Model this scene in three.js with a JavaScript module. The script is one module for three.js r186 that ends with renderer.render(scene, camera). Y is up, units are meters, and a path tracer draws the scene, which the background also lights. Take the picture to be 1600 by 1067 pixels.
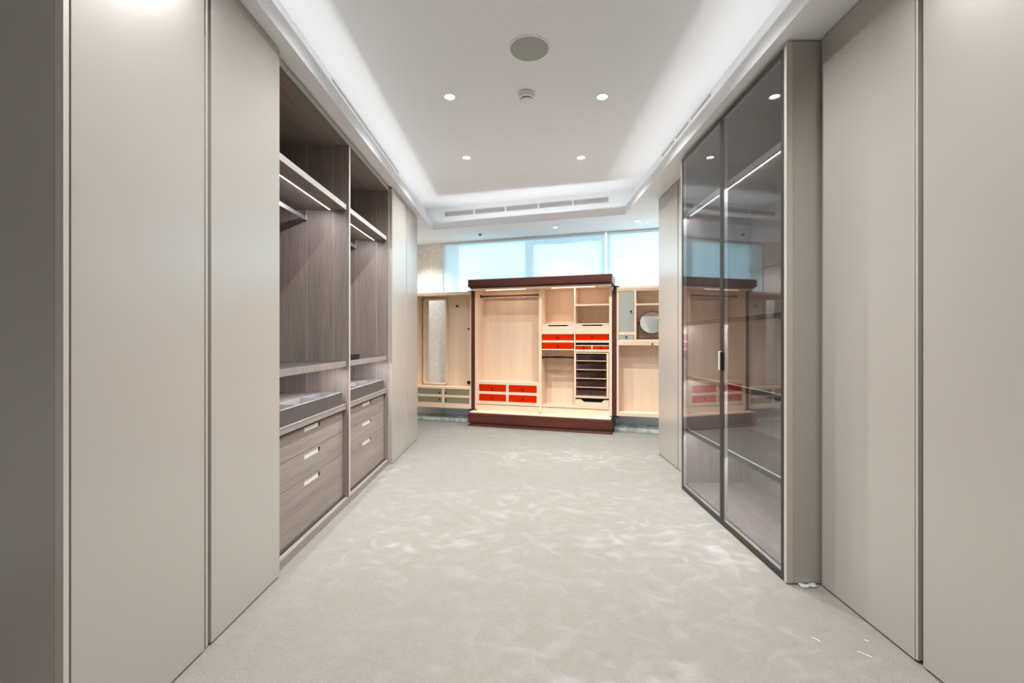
import * as THREE from 'three';
import { RoundedBoxGeometry } from 'three/addons/geometries/RoundedBoxGeometry.js';
import { mergeGeometries } from 'three/addons/utils/BufferGeometryUtils.js';
import { RectAreaLightUniformsLib } from 'three/addons/lights/RectAreaLightUniformsLib.js';

// ---------------------------------------------------------------- camera, sky, exposure
RectAreaLightUniformsLib.init();
const scene = new THREE.Scene();
const camera = new THREE.PerspectiveCamera(2 * Math.atan(533.5 / 700) * 180 / Math.PI, 1600 / 1067, 0.05, 60);
camera.position.set(0, 1.25, 0);
camera.lookAt(0, 1.25, -5);
camera.setViewOffset(1600, 1067, -8, 3.5, 1600, 1067);
scene.background = new THREE.Color().setRGB(0.48, 0.82, 1.0);   // bright hazy daylight outside the blinds
scene.backgroundIntensity = 4.5;
const renderer = new THREE.WebGLRenderer({ antialias: true });
renderer.toneMapping = THREE.LinearToneMapping;
renderer.toneMappingExposure = 2.3;
renderer.shadowMap.enabled = true;
const COVE = 8.4, DOWN = 8.5, LED_BAY = 84, LED_CASE = 95, LED_TRUNK = 25;

// ---------------------------------------------------------------- helpers
let seed = 20240611;
const rnd = () => { seed = (seed * 1664525 + 1013904223) >>> 0; return seed / 4294967296; };
const TH = 17.3 * Math.PI / 180, CT = Math.cos(TH), ST = Math.sin(TH);
// frame A: x, y, depth straight ahead.  frame B: s along the slanted end wall, y, d away from the camera.
const toWorld = (s, y, d) => new THREE.Vector3(s * CT + d * ST, y, -(d * CT - s * ST));
const used = new Map();
function numbered(name) {
  const n = used.get(name) ?? 0; used.set(name, n + 1);
  return n ? name + '_' + String(n).padStart(3, '0') : name;
}
function lin(r, g, b) { return new THREE.Color().setRGB(r, g, b); }

// metre uv on every face; g names the axis the grain runs along
function metreUV(geo, grain = 'y', jitter = true) {
  const g = geo.index ? geo.toNonIndexed() : geo;
  const p = g.attributes.position, uv = new Float32Array(p.count * 2);
  const ju = jitter ? rnd() * 7 : 0, jv = jitter ? rnd() * 7 : 0, gi = 'xyz'.indexOf(grain);
  const a = new THREE.Vector3(), b = new THREE.Vector3(), c = new THREE.Vector3();
  for (let i = 0; i < p.count; i += 3) {
    a.fromBufferAttribute(p, i); b.fromBufferAttribute(p, i + 1); c.fromBufferAttribute(p, i + 2);
    const n = b.clone().sub(a).cross(c.clone().sub(a));
    const m = [Math.abs(n.x), Math.abs(n.y), Math.abs(n.z)], k = m.indexOf(Math.max(...m));
    const rest = [0, 1, 2].filter((q) => q !== k);
    let va = rest[1], ua = rest[0];
    if (rest.includes(gi)) { va = gi; ua = rest.find((q) => q !== gi); }
    for (let j = 0; j < 3; j++) {
      const q = [p.getX(i + j), p.getY(i + j), p.getZ(i + j)];
      uv[(i + j) * 2] = q[ua] + ju; uv[(i + j) * 2 + 1] = q[va] + jv;
    }
  }
  g.setAttribute('uv', new THREE.BufferAttribute(uv, 2));
  return g;
}
// box between two corners in frame coordinates (depth positive away from the camera)
function B(x0, x1, y0, y1, d0, d1, r = 0.0012, grain = 'y') {
  const w = x1 - x0, h = y1 - y0, d = d1 - d0, rr = Math.min(r, w * 0.3, h * 0.3, d * 0.3);
  const g = rr > 0.0002 ? new RoundedBoxGeometry(w, h, d, 1, rr) : new THREE.BoxGeometry(w, h, d);
  g.translate((x0 + x1) / 2, (y0 + y1) / 2, -(d0 + d1) / 2);
  return metreUV(g, grain);
}
const join = (list) => {
  const l = list.map((g) => { const q = g.index ? g.toNonIndexed() : g; for (const k of Object.keys(q.attributes)) if (!['position', 'normal', 'uv'].includes(k)) q.deleteAttribute(k); return q; });
  return mergeGeometries(l);
};
function shapeOf(pts) { const s = new THREE.Shape(); pts.forEach(([x, y], i) => (i ? s.lineTo(x, y) : s.moveTo(x, y))); s.closePath(); return s; }
function pathOf(pts) { const s = new THREE.Path(); pts.forEach(([x, y], i) => (i ? s.lineTo(x, y) : s.moveTo(x, y))); s.closePath(); return s; }
const rect = (x0, x1, y0, y1) => [[x0, y0], [x1, y0], [x1, y1], [x0, y1]];
function roundRect(x0, x1, y0, y1, r, n = 8) {
  const p = [], cs = [[x1 - r, y1 - r, 0], [x0 + r, y1 - r, 90], [x0 + r, y0 + r, 180], [x1 - r, y0 + r, 270]];
  for (const [cx, cy, a] of cs) for (let i = 0; i <= n; i++) { const t = (a + 90 * i / n) * Math.PI / 180; p.push([cx + r * Math.cos(t), cy + r * Math.sin(t)]); }
  return p;
}
// plate in the (s, y) plane whose front face lies at depth d0
function plateFront(shape, d0, t, grain = 'y', bevel = 0) {
  const g = new THREE.ExtrudeGeometry(shape, { depth: t - 2 * bevel, bevelEnabled: bevel > 0, bevelSize: bevel, bevelThickness: bevel, bevelOffset: -bevel, bevelSegments: 1, curveSegments: 24 });
  g.translate(0, 0, -d0 - t + bevel);
  return metreUV(g, grain);
}
// plate in the (depth, y) plane between x0 and x0 + t
function plateSide(shape, x0, t, grain = 'y') {
  const g = new THREE.ExtrudeGeometry(shape, { depth: t, bevelEnabled: false, curveSegments: 24 });
  g.rotateY(Math.PI / 2); g.translate(x0, 0, 0);
  return metreUV(g, grain);
}
// slab in plan (x, depth) between y0 and y1
function slab(shape, y0, y1) {
  const g = new THREE.ExtrudeGeometry(shape, { depth: y1 - y0, bevelEnabled: false, curveSegments: 24 });
  g.rotateX(-Math.PI / 2); g.translate(0, y0, 0);
  return metreUV(g, 'z', false);
}
function thing(name, label, category, at, frame = 'A', group) {
  const o = new THREE.Group(); o.name = numbered(name);
  o.userData = { label, category }; if (group) o.userData.group = group;
  o.userData.at = undefined; delete o.userData.at;
  const [x, y, d] = at;
  if (frame === 'B') { o.position.copy(toWorld(x, y, d)); o.rotation.y = -TH; } else o.position.set(x, y, -d);
  o.at = [x, y, -d]; scene.add(o);
  return o;
}
function mesh(name, geo, mat) { const m = new THREE.Mesh(geo, mat); m.name = name; m.castShadow = m.receiveShadow = true; return m; }
const ownNames = new WeakMap();
function partName(parent, name) {
  const root = parent; let u = ownNames.get(root); if (!u) ownNames.set(root, u = new Map());
  const n = u.get(name) ?? 0; u.set(name, n + 1); return n ? name + '_' + String(n).padStart(3, '0') : name;
}
// geometry arrives in frame coordinates and is moved to the thing's own axes
function part(t, name, geo, mat, label) {
  const g = Array.isArray(geo) ? join(geo) : geo; g.translate(-t.at[0], -t.at[1], -t.at[2]);
  const m = mesh(partName(t, name), g, mat); m.at = t.at; t.add(m);
  if (label) m.userData.label = label;
  return m;
}
function solo(name, label, category, geo, mat, at, frame = 'A', group) {
  const g = Array.isArray(geo) ? join(geo) : geo; g.translate(-at[0], -at[1], at[2]);
  const m = mesh(numbered(name), g, mat); m.userData = { label, category }; if (group) m.userData.group = group;
  if (frame === 'B') { m.position.copy(toWorld(...at)); m.rotation.y = -TH; } else m.position.set(at[0], at[1], -at[2]);
  m.at = [at[0], at[1], -at[2]];
  scene.add(m); return m;
}
function struct(name, geo, mat, frame = 'A') {
  const m = mesh(name, Array.isArray(geo) ? join(geo) : geo, mat); m.userData.kind = 'structure';
  if (frame === 'B') m.rotation.y = -TH;
  m.at = [0, 0, 0]; scene.add(m); return m;
}
// strip light: p world centre, dir world direction it shines, len along `along`
function stripLight(p, dir, len, wid, color, intensity, along) {
  const l = new THREE.RectAreaLight(color, intensity, len, wid);
  const z = dir.clone().normalize().negate(), x = along.clone().normalize(), y = z.clone().cross(x);
  l.quaternion.setFromRotationMatrix(new THREE.Matrix4().makeBasis(x, y, z)); l.position.copy(p);
  scene.add(l); return l;
}

// ---------------------------------------------------------------- textures
function hash(x, y, s) { let h = (x * 374761393 + y * 668265263 + s * 974634777) | 0; h = Math.imul(h ^ (h >>> 13), 1274126177); return ((h ^ (h >>> 16)) >>> 0) / 4294967296; }
function vnoise(x, y, px, py, s) {   // tileable value noise, periods px, py
  const xi = Math.floor(x), yi = Math.floor(y), fx = x - xi, fy = y - yi, u = fx * fx * (3 - 2 * fx), v = fy * fy * (3 - 2 * fy);
  const X = ((xi % px) + px) % px, Y = ((yi % py) + py) % py, X1 = (X + 1) % px, Y1 = (Y + 1) % py;
  return (hash(X, Y, s) * (1 - u) + hash(X1, Y, s) * u) * (1 - v) + (hash(X, Y1, s) * (1 - u) + hash(X1, Y1, s) * u) * v;
}
function dataTex(w, h, fn, srgb, rx, ry) {
  const d = new Uint8Array(w * h * 4);
  for (let j = 0; j < h; j++) for (let i = 0; i < w; i++) {
    const c = fn(i / w, j / h, i, j), k = (j * w + i) * 4;
    d[k] = Math.max(0, Math.min(255, c[0])); d[k + 1] = Math.max(0, Math.min(255, c[1])); d[k + 2] = Math.max(0, Math.min(255, c[2])); d[k + 3] = 255;
  }
  const t = new THREE.DataTexture(d, w, h, THREE.RGBAFormat);
  t.wrapS = t.wrapT = THREE.RepeatWrapping; t.magFilter = THREE.LinearFilter; t.minFilter = THREE.LinearMipmapLinearFilter; t.generateMipmaps = true;
  if (srgb) t.colorSpace = THREE.SRGBColorSpace;
  t.repeat.set(1 / rx, 1 / ry); t.needsUpdate = true;
  return t;
}
function woodTex(base, amp, fine, seedN, rx, ry) {
  return dataTex(1024, 1024, (u, v) => {
    const warp = (vnoise(u * 4, v * 3, 4, 3, seedN) - 0.5) * 0.06;
    const U = u + warp;
    const broad = vnoise(U * 9, v * 2, 9, 2, seedN + 1) - 0.5;
    const mid = vnoise(U * 50, v * 3, 50, 3, seedN + 2) - 0.5;
    const thin = vnoise(U * 190, v * 8, 190, 8, seedN + 3) - 0.5;
    const pore = vnoise(u * 512, v * 20, 512, 20, seedN + 4) - 0.5;
    const k = 1 + amp * (0.9 * broad + 0.7 * mid + 0.5 * thin) + fine * pore;
    return base.map((b) => b * k);
  }, true, rx, ry);
}
const taupeWood = woodTex([134, 121, 113], 0.10, 0.2, 11, 0.9, 2.4);
const mapleWood = woodTex([228, 199, 171], 0.045, 0.04, 31, 0.7, 1.8);
const brownWood = woodTex([80, 34, 20], 0.4, 0.2, 51, 0.5, 1.5);
const fabricTex = dataTex(512, 512, (u, v) => {
  const a = vnoise(u * 128, v * 128, 128, 128, 71) - 0.5, b = vnoise(u * 256, v * 256, 256, 256, 72) - 0.5, c = vnoise(u * 20, v * 20, 20, 20, 73) - 0.5;
  const k = 1 + 0.12 * a + 0.1 * b + 0.06 * c; return [238 * k, 231 * k, 222 * k];
}, true, 0.8, 0.8);
const blindTex = dataTex(512, 512, (u, v) => {
  const a = vnoise(u * 256, v * 6, 256, 6, 81) - 0.5, b = vnoise(u * 64, v * 2, 64, 2, 82) - 0.5;
  const k = 1 + 0.03 * a + 0.008 * b; return [240 * k, 242 * k, 242 * k];
}, true, 1.2, 1.2);
const marbleTex = dataTex(512, 256, (u, v) => {
  let w = vnoise(u * 6, v * 6, 6, 6, 91) * 2; w = Math.abs(Math.sin((u * 3 + w + v * 2) * Math.PI));
  const c = vnoise(u * 30, v * 30, 30, 30, 92); const k = 0.86 + 0.22 * w + 0.14 * (c - 0.5); return [180 * k, 183 * k, 176 * k];
}, true, 1.6, 0.8);
// cut pile with brushed patches: the pile leans one way in each stroke, so strokes have a paler and a plain side
const CN = 1024, pile = new Float32Array(CN * CN);
for (let n = 0; n < 1500; n++) {
  const cx = rnd() * CN, cy = rnd() * CN, ang = (rnd() - 0.5) * 1.6 + (rnd() < 0.3 ? 1.4 : 0), L = 12 + rnd() * rnd() * 46, W = 5 + rnd() * 20, cur = (rnd() - 0.5) * 0.03, k = (0.2 + 0.8 * rnd() * rnd()) * (rnd() < 0.85 ? 1 : -0.4), soft = 2 + rnd() * 9;
  const ca = Math.cos(ang), sa = Math.sin(ang), R = Math.ceil(L * 1.7 + 10);
  for (let j = -R; j <= R; j++) for (let i = -R; i <= R; i++) {
    const a = i * ca + j * sa; let b = -i * sa + j * ca; b += cur * a * a + 3 * (vnoise((cx + i) / 14 + 40, (cy + j) / 14 + 40, 256, 256, 8) - 0.5) * 2;
    if (b < -soft || b > W) continue;
    const e = b < 0 ? (b + soft) / soft : 1 - b / W, f = Math.exp(-((a / L) ** 2) * 2) * e * e * (3 - 2 * e);
    const X = (Math.floor(cx + i) + CN) % CN, Y = (Math.floor(cy + j) + CN) % CN;
    pile[Y * CN + X] += k * f;
  }
}
const carpetTex = dataTex(CN, CN, (u, v, i, j) => {
  const s = Math.tanh(pile[j * CN + i] * 1.1), n = hash(i, j, 5) - 0.5, m = vnoise(u * 200, v * 200, 200, 200, 6) - 0.5, c = vnoise(u * 5, v * 5, 5, 5, 7) - 0.5;
  const k = 1 + 0.15 * s * Math.max(0.25, 0.75 + 1.5 * c) + 0.04 * n + 0.03 * m + 0.03 * c;
  return [122.5 * k, 117.5 * k, (108.5 + 6 * Math.max(0, s)) * k];
}, true, 3.4, 3.4);
const pileBump = dataTex(512, 512, (u, v, i, j) => { const k = 128 + 90 * (hash(i, j, 15) - 0.5) + 110 * (vnoise(u * 170, v * 170, 170, 170, 16) - 0.5); return [k, k, k]; }, false, 0.8, 0.8);

// ---------------------------------------------------------------- materials
const S = (o) => new THREE.MeshStandardMaterial(o), P = (o) => new THREE.MeshPhysicalMaterial(o);
const M = {
  white: S({ color: lin(0.89, 0.902, 0.915), roughness: 0.9 }),
  frameWhite: S({ color: lin(0.80, 0.82, 0.82), roughness: 0.5 }),
  fabric: S({ map: fabricTex, bumpMap: fabricTex, bumpScale: 0.0015, roughness: 0.95 }),
  carpet: P({ map: carpetTex, bumpMap: pileBump, bumpScale: 0.004, roughness: 1, sheen: 0.4, sheenRoughness: 0.6, sheenColor: lin(0.9, 0.88, 0.82) }),
  marble: S({ map: marbleTex, roughness: 0.18 }),
  lacquer: S({ color: lin(0.43, 0.392, 0.35), roughness: 0.31, metalness: 0.22 }),
  lacquerEdge: S({ color: lin(0.55, 0.50, 0.44), roughness: 0.32, metalness: 0.3 }),  // lacquer paled for edges that catch light; also the pale pull metal
  wood: S({ map: taupeWood, bumpMap: taupeWood, bumpScale: 0.0006, roughness: 0.6 }),
  woodEdge: S({ color: lin(0.46, 0.43, 0.40), roughness: 0.4, metalness: 0.2 }),
  bronze: S({ color: lin(0.12, 0.095, 0.07), roughness: 0.35, metalness: 0.7 }),
  darkBronze: S({ color: lin(0.055, 0.05, 0.04), roughness: 0.38, metalness: 0.6 }),
  litPale: S({ color: lin(0.62, 0.60, 0.57), roughness: 0.35, metalness: 0.3 }),  // pale tone painted for frame faces and rail tops in the light
  champagne: S({ color: lin(0.70, 0.69, 0.58), roughness: 0.45, metalness: 0.3 }),
  black: P({ color: lin(0.008, 0.007, 0.007), roughness: 0.5, specularIntensity: 0.4 }),
  gap: S({ color: lin(0.03, 0.025, 0.02), roughness: 0.8 }),
  tray: S({ color: lin(0.085, 0.074, 0.068), roughness: 0.5, metalness: 0.2 }),
  shelfShade: S({ color: lin(0.045, 0.036, 0.031), roughness: 0.5 }),  // dark brown that paints the shade on the middle shelf top
  trayRim: S({ color: lin(0.38, 0.365, 0.355), roughness: 0.35, metalness: 0.5 }),
  steel: S({ color: lin(0.42, 0.41, 0.40), roughness: 0.3, metalness: 0.7 }),
  maple: S({ map: mapleWood, roughness: 0.5 }),
  brown: S({ map: brownWood, bumpMap: brownWood, bumpScale: 0.0004, roughness: 0.42 }),
  red: P({ color: lin(0.56, 0.018, 0.001), roughness: 0.7, specularIntensity: 0.0 }),
  green: S({ color: lin(0.215, 0.205, 0.12), roughness: 0.8, bumpMap: fabricTex, bumpScale: 0.0008 }),
  grey: S({ color: lin(0.34, 0.34, 0.29), roughness: 0.8, bumpMap: fabricTex, bumpScale: 0.0008 }),
  brass: S({ color: lin(0.6, 0.4, 0.18), roughness: 0.3, metalness: 0.9 }),
  mirror: S({ color: lin(0.86, 0.88, 0.87), roughness: 0.02, metalness: 1 }),
  smoked: P({ color: lin(0.86, 0.70, 0.62), roughness: 0.05, transmission: 1, thickness: 0, ior: 1.7 }),
  darkIn: S({ color: lin(0.34, 0.19, 0.14), roughness: 0.6 }),
  doorGlass: P({ color: lin(0.68, 0.69, 0.70), roughness: 0.02, transmission: 1, thickness: 0, ior: 1.75 }),
  shelfGlass: P({ color: lin(0.66, 0.66, 0.64), roughness: 0.03, transmission: 1, thickness: 0, ior: 1.5 }),
  windowGlass: P({ color: lin(0.95, 0.98, 0.98), roughness: 0.0, transmission: 1, thickness: 0, ior: 1.45 }),
  glowFrame: P({ color: lin(0.93, 0.94, 0.94), roughness: 1, transmission: 0.62, thickness: 0, ior: 1.2 }),  // frames made translucent so daylight brightens their outlines behind the blinds
  blind: P({ map: blindTex, roughness: 1, transmission: 0.42, thickness: 0, ior: 1.3 }),
  speaker: S({ color: lin(0.44, 0.445, 0.42), roughness: 0.9 }),
  plastic: S({ color: lin(0.90, 0.90, 0.89), roughness: 0.4 }),
  film: P({ color: lin(0.95, 0.95, 0.95), roughness: 0.15, transmission: 0.7, thickness: 0 }),
};
const glow = (r, g, b, k) => S({ color: lin(0.8, 0.8, 0.8), emissive: lin(r, g, b), emissiveIntensity: k, roughness: 0.6 });
M.ledCool = glow(0.93, 0.95, 1.0, 1.6); M.ledCove = glow(1, 0.97, 0.92, 2); M.ledWarm = glow(1, 0.9, 0.8, 2.2); M.bulb = glow(1, 0.97, 0.92, 6);

// ================================================================= the room
const SOF = 2.78, CEIL = 3.20;
const atB = (x, d) => (d - x * ST) / CT;      // depth where the line "d" of frame B crosses x
{
  struct('floor', slab(shapeOf([[-2.75, -2.15], [3.05, -2.15], [3.05, 6.7], [-2.75, 8.4]]), -0.1, 0), M.carpet);
  const hole = (x0, x1, d, n) => [[x0, n], [x1, n], [x1, atB(x1, d)], [x0, atB(x0, d)]];
  const open = hole(-1.178, 1.32, 5.64, -1.5), lipOut = hole(-1.198, 1.34, 5.662, -1.52), rec = hole(-1.37, 1.52, 6.03, -1.7), recOut = hole(-1.42, 1.57, 6.08, -1.75);
  const sof = shapeOf([[-2.75, -2.15], [3.05, -2.15], [3.05, 6.7], [-2.75, 8.4]]);
  sof.holes.push(pathOf(lipOut));
  const farSpots = [-3.474, -2.395, -1.317, -0.236, 0.84];
  for (const s of farSpots) { const w = toWorld(s, 0, 6.0); sof.holes.push(new THREE.Path().absarc(w.x, -w.z, 0.034, 0, Math.PI * 2)); }
  const lip = shapeOf(lipOut); lip.holes.push(pathOf(open));
  const riser = shapeOf(recOut); riser.holes.push(pathOf(rec));
  struct('trim_1', slab(lip, SOF, SOF + 0.098), M.white);
  struct('ceiling_soffit', slab(sof, SOF, SOF + 0.03), M.white);
  struct('trim_2', slab(riser, SOF + 0.03, CEIL), M.white);
  const up = shapeOf(recOut);
  for (const d of [-1.1, 0, 1.2, 2.4, 3.6, 4.806]) for (const x of [-0.541, 0.685]) up.holes.push(new THREE.Path().absarc(x, d, 0.043, 0, Math.PI * 2));
  struct('ceiling', slab(up, CEIL, CEIL + 0.06), M.white);
  // walls
  struct('wall_left', B(-2.02, -1.885, 0, SOF, 1.236, 7.72, 0), M.fabric);
  struct('wall_left_return', B(-2.7, -2.02, 0, SOF, 1.236, 1.34, 0), M.fabric);
  struct('wall_left_near', B(-2.75, -2.62, 0, SOF, -2.1, 1.25, 0), M.white);
  struct('wall_back', B(-2.7, 2.3, 0, SOF, -2.15, -2.02, 0), M.white);
  struct('wall_right', B(2.16, 2.3, 0, SOF, -2.1, 4.88, 0), M.white);
  struct('wall_right_return', B(2.3, 3.0, 0, SOF, 4.76, 4.88, 0), M.white);
  struct('wall_right_far', B(2.9, 3.05, 0, SOF, 4.88, 6.4, 0), M.white);
  // end wall with three windows, a shadow groove between the last two
  const W = shapeOf(rect(-4.3, 1.4, 0, SOF));
  W.holes.push(pathOf(rect(-3.235, 1.10, 0.24, SOF - 0.004)));
  const wins = [[-2.98, -1.90, 2.708], [-1.762, -0.766, 2.650], [-0.631, 0.92, 2.720]], bays = [[-3.234, -1.832], [-1.830, -0.694], [-0.692, 1.098]];
  struct('wall_end', plateFront(W, 6.507, 0.16), M.white, 'B');
  struct('wall_end_panel', B(-4.2, -3.255, 0, SOF, 6.475, 6.507, 0.002), M.fabric, 'B');
  // low stone step along the end wall, either side of the wardrobe plinth
  struct('trim_3', B(-4.0, -2.606, 0, 0.052, 6.21, 6.507, 0.004, 'x'), M.marble, 'B');
  struct('trim_4', B(-0.553, 1.2, 0, 0.052, 6.21, 6.507, 0.004, 'x'), M.marble, 'B');
  wins.forEach(([a, b, t], i) => {
    const g = new THREE.Group(); g.name = 'window_' + (i + 1); g.userData.kind = 'structure'; g.rotation.y = -TH; g.at = [0, 0, 0]; scene.add(g);
    const f = shapeOf(rect(bays[i][0], bays[i][1], 0.242, SOF - 0.005)); f.holes.push(pathOf(rect(a, b, 0.33, t)));
    part(g, 'window_frame', plateFront(f, 6.503, 0.016), M.glowFrame, 'white frame round the pane, made translucent to let daylight through');
    part(g, 'window_pane', B(bays[i][0], bays[i][1], 0.242, SOF - 0.005, 6.53, 6.536, 0), M.windowGlass);
  });
  const blinds = [[-3.245, -0.704, 'wide white roller blind glowing behind the wardrobe crown'], [-0.679, 1.30, 'white roller blind on the right, above the door with the round mirror']];
  blinds.forEach(([a, b, label]) => {
    const o = thing('roller_blind', label, 'blind', [(a + b) / 2, 0.26, 6.49], 'B');
    part(o, 'blind_fabric', B(a, b, 0.30, SOF - 0.004, 6.4892, 6.4908, 0), M.blind);
    const r = new THREE.CylinderGeometry(0.018, 0.018, b - a, 20); r.rotateZ(Math.PI / 2); r.translate((a + b) / 2, SOF - 0.022, -6.468);
    part(o, 'roller', metreUV(r), M.frameWhite);
    part(o, 'bottom_bar', B(a, b, 0.28, 0.305, 6.484, 6.496, 0.003), M.frameWhite);
  });
}
// cove lighting in the trough behind the lip
{
  const V = (x, y, d) => new THREE.Vector3(x, y, -d), up = (x, d, k) => new THREE.Vector3(x * k, 1, -d * k);
  const y = SOF + 0.045, col = lin(0.97, 0.985, 1);
  const run = (name, label, a, b, out, tilt, off, power = COVE) => {
    const dir = b.clone().sub(a), len = dir.length(); dir.normalize();
    const mid = a.clone().add(b).multiplyScalar(0.5).add(out.clone().multiplyScalar(off));
    const shine = new THREE.Vector3(0, 1, 0).add(out.clone().multiplyScalar(tilt)).normalize();
    const g = metreUV(new THREE.BoxGeometry(len, 0.006, 0.009));
    const m = mesh(numbered(name), g, M.ledCove); m.userData = { label, category: 'strip light', group: 'strip lights hidden in the ceiling cove' };
    const z = shine.clone().cross(dir).normalize(); m.quaternion.setFromRotationMatrix(new THREE.Matrix4().makeBasis(dir, shine, dir.clone().cross(shine)));
    m.position.copy(mid).addScaledVector(shine, -0.006); scene.add(m);
    stripLight(mid, shine, len, 0.009, col, power, dir);
  };
  const L = -1.198, R = 1.34, E = 5.662;
  const eL = V(L, y, atB(L, E)), eR = V(R, y, atB(R, E));
  run('cove_strip_light', 'strip light in the cove above the left cabinets', V(L, y, -1.45), V(L, y, atB(L, E) - 0.05), new THREE.Vector3(-1, 0, 0), 0.05, 0.02);
  run('cove_strip_light', 'strip light in the cove above the right cabinets', V(R, y, -1.45), V(R, y, atB(R, E) - 0.05), new THREE.Vector3(1, 0, 0), 0.05, 0.045);
  run('cove_strip_light', 'strip light in the cove below the long air grille', eL.clone().add(new THREE.Vector3(0.05, 0, 0)), eR.clone().add(new THREE.Vector3(-0.05, 0, 0)), new THREE.Vector3(ST, 0, -CT), 0.42, 0.02, COVE * 1.7);
}
// recessed gimbal downlights
function lathe(pts, seg = 40) { return metreUV(new THREE.LatheGeometry(pts.map(([r, y]) => new THREE.Vector2(r, y)), seg)); }
function downlight(x, d, y, r, label, group, power, cone) {
  const o = thing('downlight', label, 'downlight', [x, y, d], 'A', group);
  const tr = (g) => g.translate(x, y, -d);
  part(o, 'trim_ring', tr(lathe([[r * 0.98, 0.012], [r * 0.98, 0.0], [r * 1.16, -0.001], [r * 1.18, -0.003], [r * 1.12, -0.006], [r * 0.9, -0.004], [r * 0.86, 0.004], [r * 0.86, 0.012]])), M.plastic);
  part(o, 'housing', tr(lathe([[r * 0.86, 0.002], [r * 0.86, 0.05], [0.001, 0.052], [0.001, 0.055], [r * 0.94, 0.055], [r * 0.94, 0.002]])), M.plastic);
  const bulb = metreUV(new THREE.CylinderGeometry(r * 0.56, r * 0.60, 0.012, 32)); bulb.rotateZ(-0.12); tr(bulb.translate(-r * 0.2, 0.012, 0));
  part(o, 'bulb', bulb, M.bulb);
  const l = new THREE.SpotLight(lin(0.95, 0.98, 1), power, 0, cone, 0.7, 2);
  l.position.set(x - r * 0.08, y + 0.006, -d); l.target.position.set(x - r * 0.08, 0, -d); l.castShadow = true; scene.add(l, l.target);
}
const SPOTS = [[3.6, 'the two nearest the smoke detector', [['downlight left of the white smoke detector in the raised ceiling', -0.541], ['downlight right of the white smoke detector in the raised ceiling', 0.685]]],
  [4.806, '', [['downlight on the left in the pair nearer the long air grille', -0.541], ['downlight on the right in the pair nearer the long air grille', 0.685]]]];
for (const [d, , pair] of SPOTS) for (const [label, x] of pair) downlight(x, d, CEIL, 0.043, label, 'downlights in the raised ceiling', DOWN, 1.1);
for (const d of [-1.1, 0, 1.2, 2.4]) for (const x of [-0.541, 0.685]) downlight(x, d, CEIL, 0.043, 'unseen downlight added above and behind the viewpoint for fill light', 'added fill downlights outside the view', DOWN * (d > 1 ? 0.58 : 0.4), d > 1 ? 1.1 : 0.7);  // unseen downlights put in as fill for the ceiling and doors
[['small downlight in the low ceiling by the left cabinet end', -3.474], ['unlit small downlight', null], ['small downlight above the middle of the open wardrobe', -1.317], ['small downlight above the wardrobe door with round mirror', -0.236], ['small downlight in the low ceiling of the right alcove', 0.84]].forEach(([label, s]) => {
  if (s === null) return;
  const w = toWorld(s, 0, 6.0); downlight(w.x, -w.z, SOF, 0.034, label, 'small downlights along the window wall', DOWN * 0.3, 0.95);
});
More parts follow.
